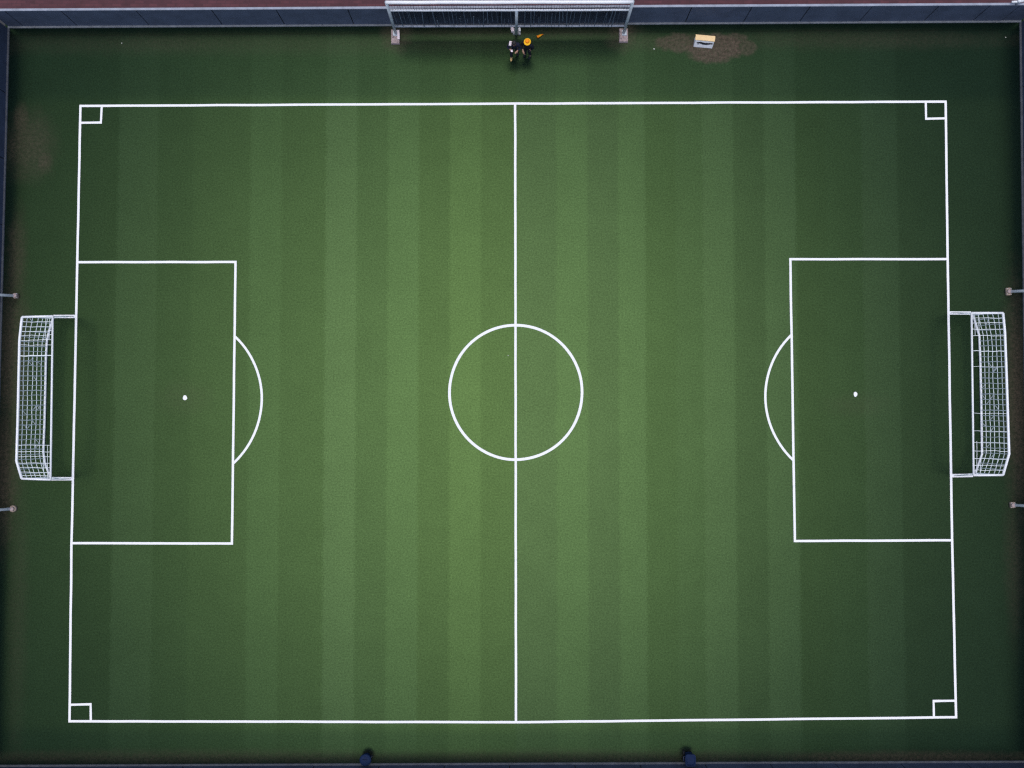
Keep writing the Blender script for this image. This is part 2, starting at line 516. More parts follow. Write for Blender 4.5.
stroke('corner_mark', [(91, 721.5), (90.7, 704.2), (70, 704.6)], .012, 'small white painted square in the bottom left pitch corner', cw)
stroke('corner_mark', [(933.8, 717.3), (933.4, 700.9), (955.5, 700.6)], .012, 'small white painted square in the bottom right pitch corner', cw)
def spot(px, py, rx_, ry_, label):
    c = at(px, py); mb = MB()
    mb.poly([c + Vector((rx_ * math.cos(t) * (1 + .12 * math.sin(3 * t + px)), ry_ * math.sin(t), .006)) for t in [2 * math.pi * k / 20 for k in range(20)]])
    tag(mb.build('penalty_spot', M['paint']), label, 'pitch line', kind='structure')
spot(185.0, 397.7, .098, .112, 'white painted penalty spot in the left penalty area')
spot(855.4, 394.3, .082, .115, 'white painted penalty spot in the right penalty area')

for a_, b_, lab in (((77, 316.4), (53.5, 316.4), 'short white painted line from the left goal line to the upper goal corner'), ((73.2, 478.8), (51, 478.8), 'short white painted line from the left goal line to the lower goal corner'),
                    ((948, 312.9), (971, 313), 'short white painted line from the right goal line to the upper goal corner'), ((951.8, 475.6), (973, 475.4), 'short white painted line from the right goal line to the lower goal corner')):
    stroke('goal_return_line', [a_, b_], .004, lab, .15)

# ------------------------------------------------------------------ perimeter walls
def perimeter_wall(p, q, seams, label, inward, cap_w=0.0, kerb='kerb_dark', face='wall_dark'):
    """panels between joints, pale rail on top, grey rail at the foot; its face stands on the line p-q"""
    d = (q - p).normalized(); out = -inward
    base = thing('perimeter_wall', (p + q) / 2, label, 'wall')
    th = 0.10
    ds = [0.0] + sorted(seams) + [(q - p).length]
    k = 0
    for a_, b_ in zip(ds, ds[1:]):
        if b_ - a_ < 0.05: continue
        gap = 0.022
        u = p + d * (a_ + gap) + out * (th / 2 + .01); v = p + d * (b_ - gap) + out * (th / 2 + .01)
        mb = MB(); j = random.uniform(-.006, .006)
        mb.beam(u + out * j, v + out * j, th, WALL_H - .10, .06)
        mb.build('panel', M[face], base)
        k += 1
    mb = MB()
    for s_ in ds[1:-1]:
        u = p + d * (s_ - .021) + out * (th / 2 + .02); v = p + d * (s_ + .021) + out * (th / 2 + .02)
        mb.beam(u, v, th * .8, WALL_H - .12, .06)
    mb.build('joint', M['seam'], base)
    mb = MB(); o_ = out * (th / 2 + .01)
    mb.beam(p + o_, q + o_, th + cap_w, .045, WALL_H - .04)
    mb.build('cap_rail', M['cap'], base)
    mb = MB(); mb.beam(p + out * (th / 2 - .03), q + out * (th / 2 - .03), th + .08, .055, 0.0)
    mb.build('base_rail', M[kerb], base)
    return base
def seam_ds(p, q, pix):
    d = (q - p).normalized()
    return [(at(*s_) - p).dot(d) for s_ in pix]
d_n = (NE - NW).normalized()
perimeter_wall(NW, NE, seam_ds(NW, NE, [(24, 26), (78, 26), (150, 25), (223, 25), (285, 25), (354, 25), (430, 25), (500, 25), (570, 25), (685, 24), (743, 24), (799, 24), (859, 23), (923, 22), (972, 22), (1001, 22)]),
               'long dark blue panel wall with pale cap below the red paving, behind the ball stop fence', Vector((d_n.y, -d_n.x, 0)), kerb='kerb', face='wall')
def evenly(p, q, n): return [(q - p).length * k / n for k in range(1, n)]
dn = (NW - SWc).normalized(); e1 = NW + dn * -0.06
perimeter_wall(SWc, e1, evenly(SWc, e1, 11), 'dark blue panel wall down the left edge behind the left goal', Vector((dn.y, -dn.x, 0)))
dn = (NE - SEc).normalized(); e2 = NE + dn * -0.06
perimeter_wall(SEc, e2, evenly(SEc, e2, 11), 'dark blue panel wall down the right edge behind the right goal', Vector((-dn.y, dn.x, 0)))
ds_ = (SEc - SWc).normalized()
p_, q_ = SWc + Vector((.03, -.0, 0)), SEc - Vector((.03, 0, 0))
perimeter_wall(p_, q_, evenly(p_, q_, 16), 'dark blue panel wall along the bottom edge behind the two blue bins', Vector((-ds_.y, ds_.x, 0)))

# ------------------------------------------------------------------ ball stop fence
fy = at(510, 34).y
fL, fC, fR = at(396.3, 35), at(516.3, 32), at(623.2, 34.5)
fl = (fR - fL).normalized()
def fence_z(py): return at_plane_y(510, py, (fL.y + fR.y) / 2).z
zt, zm, zb = fence_z(2.2), fence_z(10.2), fence_z(26.0)
fence = thing('ball_stop_fence', (fL + fR) / 2, 'tall ball stop fence with white rails and dark screen in front of the top wall', 'fence')
V = lambda p, z: Vector((p.x, p.y, z))
for nm, z, r, mt in (('top_rail', zt, .078, 'white_metal'), ('middle_rail', zm, .046, 'white_metal'), ('bottom_rail', zb, .052, 'cap')):
    mb = MB(); e = .02 if nm == 'top_rail' else 0
    n = 14
    mb.tube([V(fL, z) - fl * e] + [V(fL.lerp(fR, k / n), z + random.uniform(-.012, .012)) for k in range(1, n)] + [V(fR, z) + fl * e], r, 10)
    mb.build(nm, M[mt], fence, smooth=True)
for p in (fL, fR):
    mb = MB(); mb.tube([V(p, .1), V(p, zt + .05)], .070, 10); po = mb.build('post', M['grey_metal'], fence, smooth=True)
    mb = MB(); mb.hexa([p + Vector((x * .15, y * .13 + .02, .13)) for x, y in ((-1, -1), (1, -1), (1, 1), (-1, 1))], [p + Vector((x * .13, y * .11 + .02, .17)) for x, y in ((-1, -1), (1, -1), (1, 1), (-1, 1))])
    mb.build('base_plate', M['grey_metal'], po)
fCp = fL.lerp(fR, (fC.x - fL.x) / (fR.x - fL.x)); fCp.z = 0
mb = MB(); mb.tube([V(fCp, .1), V(fCp, zm + .02)], .07, 10); mb.build('post', M['grey_metal'], fence, smooth=True)
# dark screen cloth: gently billowing sheet with thickness
def cloth(z0, z1, bulge, th, y_off, n=90, m=6):
    mb = MB(); out = []
    for side in (0, 1):
        gr = []
        for i in range(n + 1):
            u = i / n; row = []
            for j in range(m + 1):
                v = j / m; p = V(fL.lerp(fR, u), z0 + (z1 - z0) * v)
                p.y += y_off + bulge * math.sin(math.pi * v) * (mnoise.noise(Vector((u * 26, v * 1.5, 3))) ) + side * th
                row.append(mb.bm.verts.new(p))
            gr.append(row)
        out.append(gr)
        for i in range(n):
            for j in range(m):
                mb.bm.faces.new((gr[i][j], gr[i + 1][j], gr[i + 1][j + 1], gr[i][j + 1]))
    return mb
nt_s = M['screen'].node_tree          # a perforated wind mesh: some light passes
tr_s = nt_s.nodes.new("ShaderNodeBsdfTransparent"); mx_s = nt_s.nodes.new("ShaderNodeMixShader"); mx_s.inputs[0].default_value = .60
nt_s.links.new(nt_s.nodes["Principled BSDF"].outputs[0], mx_s.inputs[1]); nt_s.links.new(tr_s.outputs[0], mx_s.inputs[2])
nt_s.links.new(mx_s.outputs[0], nt_s.nodes["Material Output"].inputs[0])
cloth(zb + .03, zm - .04, .05, .02, .03).build('screen', M['screen'], fence, smooth=True)
mb = MB()
nst = 64
for k in range(nst):
    u = (k + .5 + random.uniform(-.45, .45)) / nst
    if random.random() < .15: continue
    p = fL.lerp(fR, u); x0 = random.uniform(-.05, .05)
    z1_ = zm - .05 if random.random() < .75 else zb + (zm - zb) * random.uniform(.4, .9)
    z0_ = zb + .04 if random.random() < .75 else zb + (zm - zb) * random.uniform(.05, .4)
    q = [V(p, z0_ + (z1_ - z0_) * t / 4) + Vector((x0 * (t / 4 - .5) + random.uniform(-.012, .012), -.035, 0)) for t in range(5)]
    mb.tube(q, random.choice((.008, .010, .014, .020)), 5)
mb.build('hanging_cord', M['fold'], fence)
mb = MB()
W = (fR - fL).length
nx = 90
for k in range(nx):
    p = fL.lerp(fR, (k + .5) / nx)
    mb.tube([V(p, zm + (zt - zm) * t / 5) + Vector((random.uniform(-.02, .02), random.uniform(-.01, .01), 0)) for t in range(6)], .0075, 4, False)
for j in range(1, 5):
    z = zm + (zt - zm) * j / 5
    mb.tube([V(fL.lerp(fR, t / 60), z + random.uniform(-.02, .02)) for t in range(61)], .0075, 4, False)
mb.build('net_panel', M['mesh'], fence)
# footings
def footing(c, w, l, h, mt, name='footing'):
    mb = MB()
    pts_ = [Vector((x, y, 0)) for x, y in ((-w / 2, -l / 2), (w / 2, -l / 2), (w / 2, l / 2), (-w / 2, l / 2))]
    mb.hexa([c + p for p in pts_], [c + p * .93 + Vector((0, 0, h)) for p in pts_])
    return mb.build(name, M[mt], fence, bevel=.015)
f1 = footing(at(395.6, 37.6), .40, .66, .12, 'concrete')
mb = MB(); mb.box(at(398.9, 36.2) + Vector((0, 0, .16)), (.10, .42, .07), .05); mb.build('strip', M['towel'], f1)
mb = MB(); mb.box(at(392.7, 35) + Vector((0, 0, .15)), (.07, .36, .05), .1); mb.build('strip', M['concrete'], f1)
f2 = footing(at(623.4, 36), .42, .66, .12, 'concrete')
mb = MB(); mb.box(at(620.4, 35) + Vector((0, 0, .15)), (.09, .44, .06), -.04); mb.build('strip', M['concrete'], f2)
f3 = footing(at(516, 31.8), .30, .30, .10, 'concrete_grey')
for (px, py, sz, mt) in ((512.4, 30.6, (.13, .20, .16), 'towel'), (519.5, 30.4, (.10, .16, .14), 'box_white'), (519.6, 34.2, (.09, .11, .10), 'smudge')):
    mb = MB(); mb.box(at(px, py) + Vector((0, 0, sz[2] / 2)), sz, .2)
    mb.build('ballast_block', M[mt], fence, bevel=.01)

# ------------------------------------------------------------------ goals
def soccer_goal(bA, bB, tA, tB, backs, rails, label, front_cords, nu, nv):
    """bA,bB post feet; tA,tB post heads; backs: rear top bar; rails: ground bar behind (picture points)"""
    GH = 2.10
    A0, B0 = at(*bA), at(*bB); A1, B1 = at(*tA, GH), at(*tB, GH)
    bk = [at(*p, GH - .02) for p in backs]
    gr = [at(*p, .05) for p in rails]
    goal = thing('soccer_goal', (A0 + B0) / 2, label, 'goal', 'goals at the two ends of the pitch')
    for a_, b_ in ((A0, A1), (B0, B1)):
        mb = MB(); mb.tube([a_, b_], .019, 12); mb.build('post', M['white_metal'], goal, smooth=True)
    mb = MB(); mb.tube([A1, B1], .042, 10); mb.build('crossbar', M['white_metal'], goal, smooth=True)
    mb = MB(); mb.tube(bk, .055, 10); mb.build('rear_top_bar', M['white_metal'], goal, smooth=True)
    for a_, b_ in ((A1, bk[0]), (B1, bk[-1])):
        mb = MB(); mb.tube([a_, b_], .050, 10); mb.build('side_arm', M['white_metal'], goal, smooth=True)
    mb = MB(); mb.tube(gr, .05, 10); mb.build('ground_bar', M['white_metal'], goal, smooth=True)
    # net: back panel, two sides, a few slack cords across the top
    def along(poly, t):
        ls = [(b_ - a_).length for a_, b_ in zip(poly, poly[1:])]
        s_ = t * sum(ls)
        for (a_, b_), l in zip(zip(poly, poly[1:]), ls):
            if s_ <= l: return a_.lerp(b_, s_ / l)
            s_ -= l
        return poly[-1]
    mb = MB()
    mid = (A0 + B0) / 2
    outw = ((bk[0] + bk[-1]) / 2 - mid); outw.z = 0; outw.normalize()
    nodes = []
    for i in range(nu + 1):
        u = i / nu; row = []
        lo, hi = along(gr, u), along(bk, u)
        for j in range(nv + 1):
            v = j / nv
            p = lo.lerp(hi, v)
            w_ = math.sin(math.pi * v)
            p += outw * (.03 * mnoise.noise(Vector((u * 9, v * 3, mid.x)))) * w_
            p += Vector((0, .055 * mnoise.noise(Vector((u * 22, v * 4, 7 + mid.x))), .05 * mnoise.noise(Vector((u * 16, v * 5, 2 + mid.x))))) * w_
            row.append(p)
        nodes.append(row)
    for i in range(nu + 1):
        mb.tube(nodes[i], .018 if i % 3 else .023, 4, False)
    for j in range(1, nv):
        mb.tube([nodes[i][j] for i in range(nu + 1)], .0145, 4, False)
    # gathered knots and doubled cords where the net has been tied and tangled
    for k in range(22):
        i, j = random.randrange(1, nu - 1), random.randrange(1, nv - 1)
        p = nodes[i][j]; q = nodes[i + random.choice((-1, 1))][j + random.choice((-1, 0, 1))]
        m_ = (p + q) / 2 + Vector((random.uniform(-.03, .03), random.uniform(-.05, .05), random.uniform(-.06, .02)))
        mb.tube([p, m_, q], .011, 4, False)
    for cA0, cA1, g_, b_ in ((A0, A1, gr[0], bk[0]), (B0, B1, gr[-1], bk[-1])):
        for k in range(1, 6):
            t = k / 6
            a_, c_ = cA0.lerp(g_, t), cA1.lerp(b_, t)
            mb.tube([a_.lerp(c_, s_ / 4) + Vector((0, random.uniform(-.02, .02), 0)) for s_ in range(5)], .011, 4, False)
        for k in range(1, 8):
            t = k / 8
            a_, c_ = cA0.lerp(cA1, t), g_.lerp(b_, t)
            mb.tube([a_, (a_ + c_) / 2 + Vector((0, random.uniform(-.02, .02), -.02)), c_], .011, 4, False)
    for t, r_ in front_cords:
        a_ = A1.lerp(B1, t); c_ = along(bk, t)
        mb.tube([a_.lerp(c_, s_ / 6) - Vector((0, random.uniform(-.02, .02), .10 * math.sin(math.pi * s_ / 6))) for s_ in range(7)], r_, 4, False)
    for w_ in (.35, .7):
        a_ = [A1.lerp(B1, t).lerp(along(bk, t), w_ * .35) - Vector((0, 0, .06)) for t in (0, .02, .05, .08, .11, .14)]
        mb.tube(a_, .010, 4, False)
        a_ = [A1.lerp(B1, t).lerp(along(bk, t), w_ * .35) - Vector((0, 0, .06)) for t in (1, .97, .94, .9, .86, .83, .79)]
        mb.tube(a_, .010, 4, False)
    mb.build('net', M['net'], goal)
    return goal
fc = [(.03, .011), (.06, .011), (.09, .012), (.115, .011), (.145, .011), (.175, .010), (.24, .024), (.79, .010), (.83, .012), (.86, .011), (.90, .012), (.93, .012), (.96, .012), (.98, .012)]
soccer_goal((73.8, 316.4), (70.8, 478.8), (52.8, 316.2), (50.6, 479.6),
            [(22.2, 317), (21.4, 323), (19.6, 340), (17.8, 420), (16.6, 461), (21.8, 478.6)],
            [(53.0, 318.5), (50.5, 326), (47.0, 340), (46, 356), (44.6, 420), (43.4, 452), (45, 463), (50.2, 477)],
            'white goal with a grey net behind the left goal line', fc, 33, 6)
soccer_goal((951.0, 312.8), (954.0, 475.6), (971.5, 313), (973.6, 475.2),
            [(1003, 313), (1004.8, 332), (1006.6, 380), (1009, 454), (1003, 475)],
            [(973, 315), (979.3, 336), (980.3, 360), (981.2, 400), (982, 454), (975.5, 473)],
            'white goal with a grey net behind the right goal line', [(.03, .011), (.06, .012), (.1, .011), (.14, .012), (.235, .017), (.33, .008), (.62, .009), (.73, .010), (.80, .010), (.85, .011), (.9, .012), (.94, .012), (.97, .012)], 30, 6)

# ------------------------------------------------------------------ poles beside the side walls
def net_pole(bpx, tpx, label, shape):
    b = at(*bpx); sgn = -1 if b.x < 0 else 1
    wl = line_pt(NW, W_low, b.y) if sgn < 0 else line_pt(NE, E_low, b.y)
    lean_ = (abs(wl.x - b.x) - .03) / (WALL_H + .03)
    dy = (at(*tpx, 2.4).y - b.y) / 2.4
    t = b + Vector((sgn * lean_, dy, 1)) * 2.4
    o = thing('net_pole', b, label, 'pole', 'white poles beside the side walls')
    mb = MB(); mb.tube([b + Vector((0, 0, .05)), t], .068, 12); pl = mb.build('shaft', M['white_metal'], o, smooth=True)
    mb = MB(); mb.ball(t, .075, 2, (1, 1, .6)); mb.build('cap', M['grey_metal'], pl, smooth=True)
    mb = MB()
    if shape == 'ring':
        mb.lathe([(.05, 0), (.15, 0), (.15, .10), (.11, .13), (.08, .10)], 18, b)
        mb.build('footing', M['footing'], o, smooth=False)
    else:
        w, l = shape
        mb.box(b + Vector((0, 0, .06)), (w, l, .12), .05)
        fo = mb.build('footing', M['footing'], o, bevel=.015)
        for sx, sy in ((-1, -1), (1, -1), (1, 1), (-1, 1)):
            m2 = MB(); m2.lathe([(.018, .0), (.018, .03), (.012, .035)], 6, b + Vector((sx * w * .36, sy * l * .36, .12))); m2.build('bolt', M['grey_metal'], fo)
    mb = MB(); mb.lathe([(.082, .10), (.10, .12), (.10, .20), (.078, .22)], 14, b); mb.build('collar', M['concrete'], o, smooth=True)
net_pole((16.8, 296.0), (-24, 293.0), 'white pole with a pale square foot, above the left goal', (.16, .24))
net_pole((13.8, 508.6), (-27, 513.5), 'white pole with a round ring foot, below the left goal', 'ring')
net_pole((1007.6, 291.8), (1049, 289.0), 'white pole with a brown square foot, above the right goal', (.22, .34))
net_pole((1011.6, 504.8), (1052, 508.4), 'white pole with a rough brown foot, below the right goal', (.20, .26))

# white pipe joint on the top right wall corner
c = at(1016, 4.6, WALL_H); c.y += .02
cr_ = thing('corner_bracket', c, 'white pipe bracket standing on the top wall near its right end', 'bracket')
mb = MB(); mb.tube([c + Vector((0, .0, .003)), c + Vector((0, 0.02, .25))], .06, 10); mb.build('pipe', M['cap'], cr_, smooth=True)
mb = MB(); mb.tube([c + Vector((-.28, .02, .16)), c + Vector((.0, .02, .20)), c + Vector((.28, .08, .16))], .05, 10); mb.build('arm', M['white_metal'], cr_, smooth=True)
mb = MB(); mb.ball(c + Vector((0, .02, .27)), .085, 2); mb.build('knob', M['white_metal'], cr_, smooth=True)

# ------------------------------------------------------------------ blue bins by the bottom wall
b = at(367.0, 756.4)
bn = thing('barrel_bin', b, 'round dark blue barrel bin with a domed lid at the bottom wall, left of centre', 'bin')
mb = MB(); mb.lathe([(.15, 0), (.17, .02), (.19, .17), (.205, .185), (.195, .20), (.215, .32), (.23, .335), (.22, .35), (.225, .40)], 28, b)
mb.build('drum', M['blue'], bn, smooth=True)
mb = MB(); mb.lathe([(.25, .40), (.262, .41), (.262, .44), (.235, .47), (.16, .495), (.05, .505)], 28, b)
ld = mb.build('lid', M['blue'], bn, smooth=True)
mb = MB(); mb.tube([b + Vector((-.10, .05, .49)), b + Vector((-.07, .05, .53)), b + Vector((.07, .05, .53)), b + Vector((.10, .05, .49))], .014, 6); mb.build('handle', M['blue_dark'], ld)
mb = MB(); mb.tube([b + Vector((.225, .10, .37)), b + Vector((.285, .12, .38)), b + Vector((.275, .12, .24)), b + Vector((.215, .10, .23))], .016, 6); mb.build('side_handle', M['blue_dark'], bn)

b = at(688.0, 755.6)
bn = thing('wheelie_bin', b, 'square dark blue wheelie bin with a side handle at the bottom wall, right of centre', 'bin')
def rrect(w, l, r, z, c):
    out = []
    for cx, cy, a0 in ((w / 2 - r, l / 2 - r, 0), (-w / 2 + r, l / 2 - r, 90), (-w / 2 + r, -l / 2 + r, 180), (w / 2 - r, -l / 2 + r, 270)):
        for k in range(5):
            t = R(a0 + 90 * k / 4); out.append(c + Vector((cx + r * math.cos(t), cy + r * math.sin(t), z)))
    return out
mb = MB(); mb.hexa(rrect(.34, .38, .08, .06, b), rrect(.40, .46, .10, .54, b)); mb.build('tub', M['blue'], bn)
mb = MB(); mb.hexa(rrect(.47, .54, .12, .54, b), rrect(.46, .53, .12, .58, b)); mb.hexa(rrect(.40, .46, .12, .581, b), rrect(.28, .32, .10, .62, b)); ld = mb.build('lid', M['blue'], bn)
mb = MB(); mb.tube([b + Vector((-.20, .16, .50)), b + Vector((-.30, .16, .52)), b + Vector((-.30, -.04, .52)), b + Vector((-.20, -.04, .50))], .020, 8); mb.build('handle', M['blue_dark'], bn, smooth=True)
for sy in (-.12, .17):
    mb = MB(); mb.tube([b + Vector((-.24, sy, .09)), b + Vector((-.19, sy, .09))], .09, 14); mb.build('wheel', M['dark'], bn)

# ------------------------------------------------------------------ storage box on the bare patch
pl, pr = at(693.4, 46.9), at(712.0, 48.6)
bx = (pr - pl).normalized(); by = Vector((-bx.y, bx.x, 0)); w = (pr - pl).length
SL = .15
zc = at_plane_y(703, 40.4, ((pl + pr) / 2).y + SL).z
dp = .22
ctr = (pl + pr) / 2 + by * (dp / 2 + SL)
sb = thing('storage_box', ctr, 'white storage box with a tan lid on the bare brown patch', 'box')
P = lambda u, v, z: pl + bx * (u * w) + by * ((v * dp + SL) if v > .5 else (v * dp + SL * z / zc)) + Vector((0, 0, z))
mb = MB(); mb.hexa([P(0, 0, 0), P(1, 0, 0), P(1, 1, 0), P(0, 1, 0)], [P(0, 0, zc - .04), P(1, 0, zc - .04), P(1, 1, zc - .04), P(0, 1, zc - .04)])
bd = mb.build('body', M['box_white'], sb, bevel=.012)
mb = MB(); mb.hexa([P(-.02, -.02, zc - .035), P(1.02, -.02, zc - .035), P(1.02, 1.06, zc - .035), P(-.02, 1.06, zc - .035)], [P(-.02, -.02, zc), P(1.02, -.02, zc), P(1.02, 1.06, zc + .02), P(-.02, 1.06, zc + .02)])
mb.build('lid', M['tan'], sb, bevel=.008)
mb = MB(); up_, lo_ = [], []
for k in range(13):
    u = .10 + .86 * k / 12; zz = zc * (.60 + .05 * math.sin(k * .7) - .02 * k / 12); hh = .030 + .028 * math.sin(math.pi * k / 12)
    up_.append((u, zz + hh)); lo_.append((u, zz - hh))
outl = lo_ + up_[::-1]
mb.hexa([P(u, -.012, z) for u, z in outl], [P(u, .02, z) for u, z in outl]); mb.build('slot', M['dark'], sb)
mb = MB()
for u, z, a_, c_ in ((.30, .30, .10, .05), (.46, .24, .12, .06), (.62, .27, .07, .05), (.2, .2, .05, .04)):
    outl = [(u + a_ * math.cos(t) * (1 + .3 * math.sin(3 * t)), z + c_ * math.sin(t)) for t in [2 * math.pi * k / 12 for k in range(12)]]
    mb.hexa([P(x, -.010, z_) for x, z_ in outl], [P(x, .01, z_) for x, z_ in outl])
mb.build('stain', M['smudge'], sb)

# ------------------------------------------------------------------ cone lying on the grass, scraps
c = at(540, 36.2)
cone = thing('training_cone', c, 'small orange and yellow cone lying on its side on the grass by the fence', 'cone')
dv = Vector((.86, .50, 0)); q = Vector((-.5, .86, 0))
mb = MB(); mb.tube([c + dv * -.13 + Vector((0, 0, .085)), c + dv * .02 + Vector((0, 0, .06)), c + dv * .17 + Vector((0, 0, .028))], [.058, .04, .016], 14); mb.build('shell', M['orange'], cone, smooth=True)
mb = MB(); mb.tube([c + dv * -.05 + Vector((0, 0, .0735)), c + dv * .03 + Vector((0, 0, .06))], [.052, .043], 14, False); mb.build('band', M['yellow'], cone, smooth=True)
mb = MB(); mb.tube([c + dv * -.155 + Vector((0, 0, .098)), c + dv * -.13 + Vector((0, 0, .094))], [.066, .064], 14); mb.build('rim', M['orange'], cone, smooth=True)

def scrap(px, py, s, label):
    c = at(px, py); mb = MB(); mb.ball((c.x, c.y, s * .45), s, 1, (1, .8, .5))
    for v in mb.bm.verts:
        v.co += Vector((random.uniform(-1, 1), random.uniform(-1, 1), random.uniform(-.3, .5))) * s * .25
        v.co.z = max(v.co.z, .002)
    tag(mb.build('paper_scrap', M['scrap'], None, c), label, 'litter', 'paper scraps on the grass')
scrap(654, 49.2, .045, 'tiny crumpled white paper scrap left of the bare brown patch')
scrap(122, 43.2, .032, 'tiny crumpled white paper scrap in the grass below the top wall at upper left')
scrap(1005.5, 37.5, .032, 'tiny crumpled white paper scrap in the top right corner of the grass')
scrap(508.2, 355.5, .027, 'tiny crumpled white paper scrap inside the centre circle')

# ------------------------------------------------------------------ people
def skinned(name, nodes, edges, material, parent, loc, rot, root=0, sub=2, extra=None):
    """grow one continuous surface along a skeleton: nodes (x,y,z,rx,ry)"""
    me = bpy.data.meshes.new(name + "_skeleton")
    me.from_pydata([n[:3] for n in nodes], edges, [])
    o = bpy.data.objects.new(name + "_skeleton", me); COL.objects.link(o)
    sk = o.modifiers.new("Skin", 'SKIN')
    if not me.skin_vertices:
        raise RuntimeError("no skin layer")
    for i, n in enumerate(nodes):
        sv = me.skin_vertices[0].data[i]
        sv.radius = (n[3], n[4] if len(n) > 4 else n[3]); sv.use_root = (i == root)
    sk.use_smooth_shade = True
    ss = o.modifiers.new("Sub", 'SUBSURF'); ss.levels = sub; ss.render_levels = sub
    dg = bpy.context.evaluated_depsgraph_get(); dg.update()
    res = bpy.data.meshes.new_from_object(o.evaluated_get(dg))
    bpy.data.objects.remove(o)
    res.materials.clear(); res.materials.append(material)
    res.name = name
    if extra:
        bm = bmesh.new(); bm.from_mesh(res)
        for kind, c_, r_, s_, mi in extra:
            n0 = len(bm.faces)
            bmesh.ops.create_icosphere(bm, subdivisions=2, radius=r_, matrix=Matrix.Translation(c_) @ Matrix.Diagonal((*s_, 1)))
            bm.faces.ensure_lookup_table()
            for f in bm.faces[n0:]:
                f.material_index = mi
        bm.to_mesh(res); bm.free()
        res.materials.append(M['eye']); res.materials.append(M['lips'])
    res.transform(Matrix.Rotation(rot, 4, 'Z'))
    for f in res.polygons: f.use_smooth = True
    ob = bpy.data.objects.new(name, res); COL.objects.link(ob)
    ob.parent = parent
    return ob

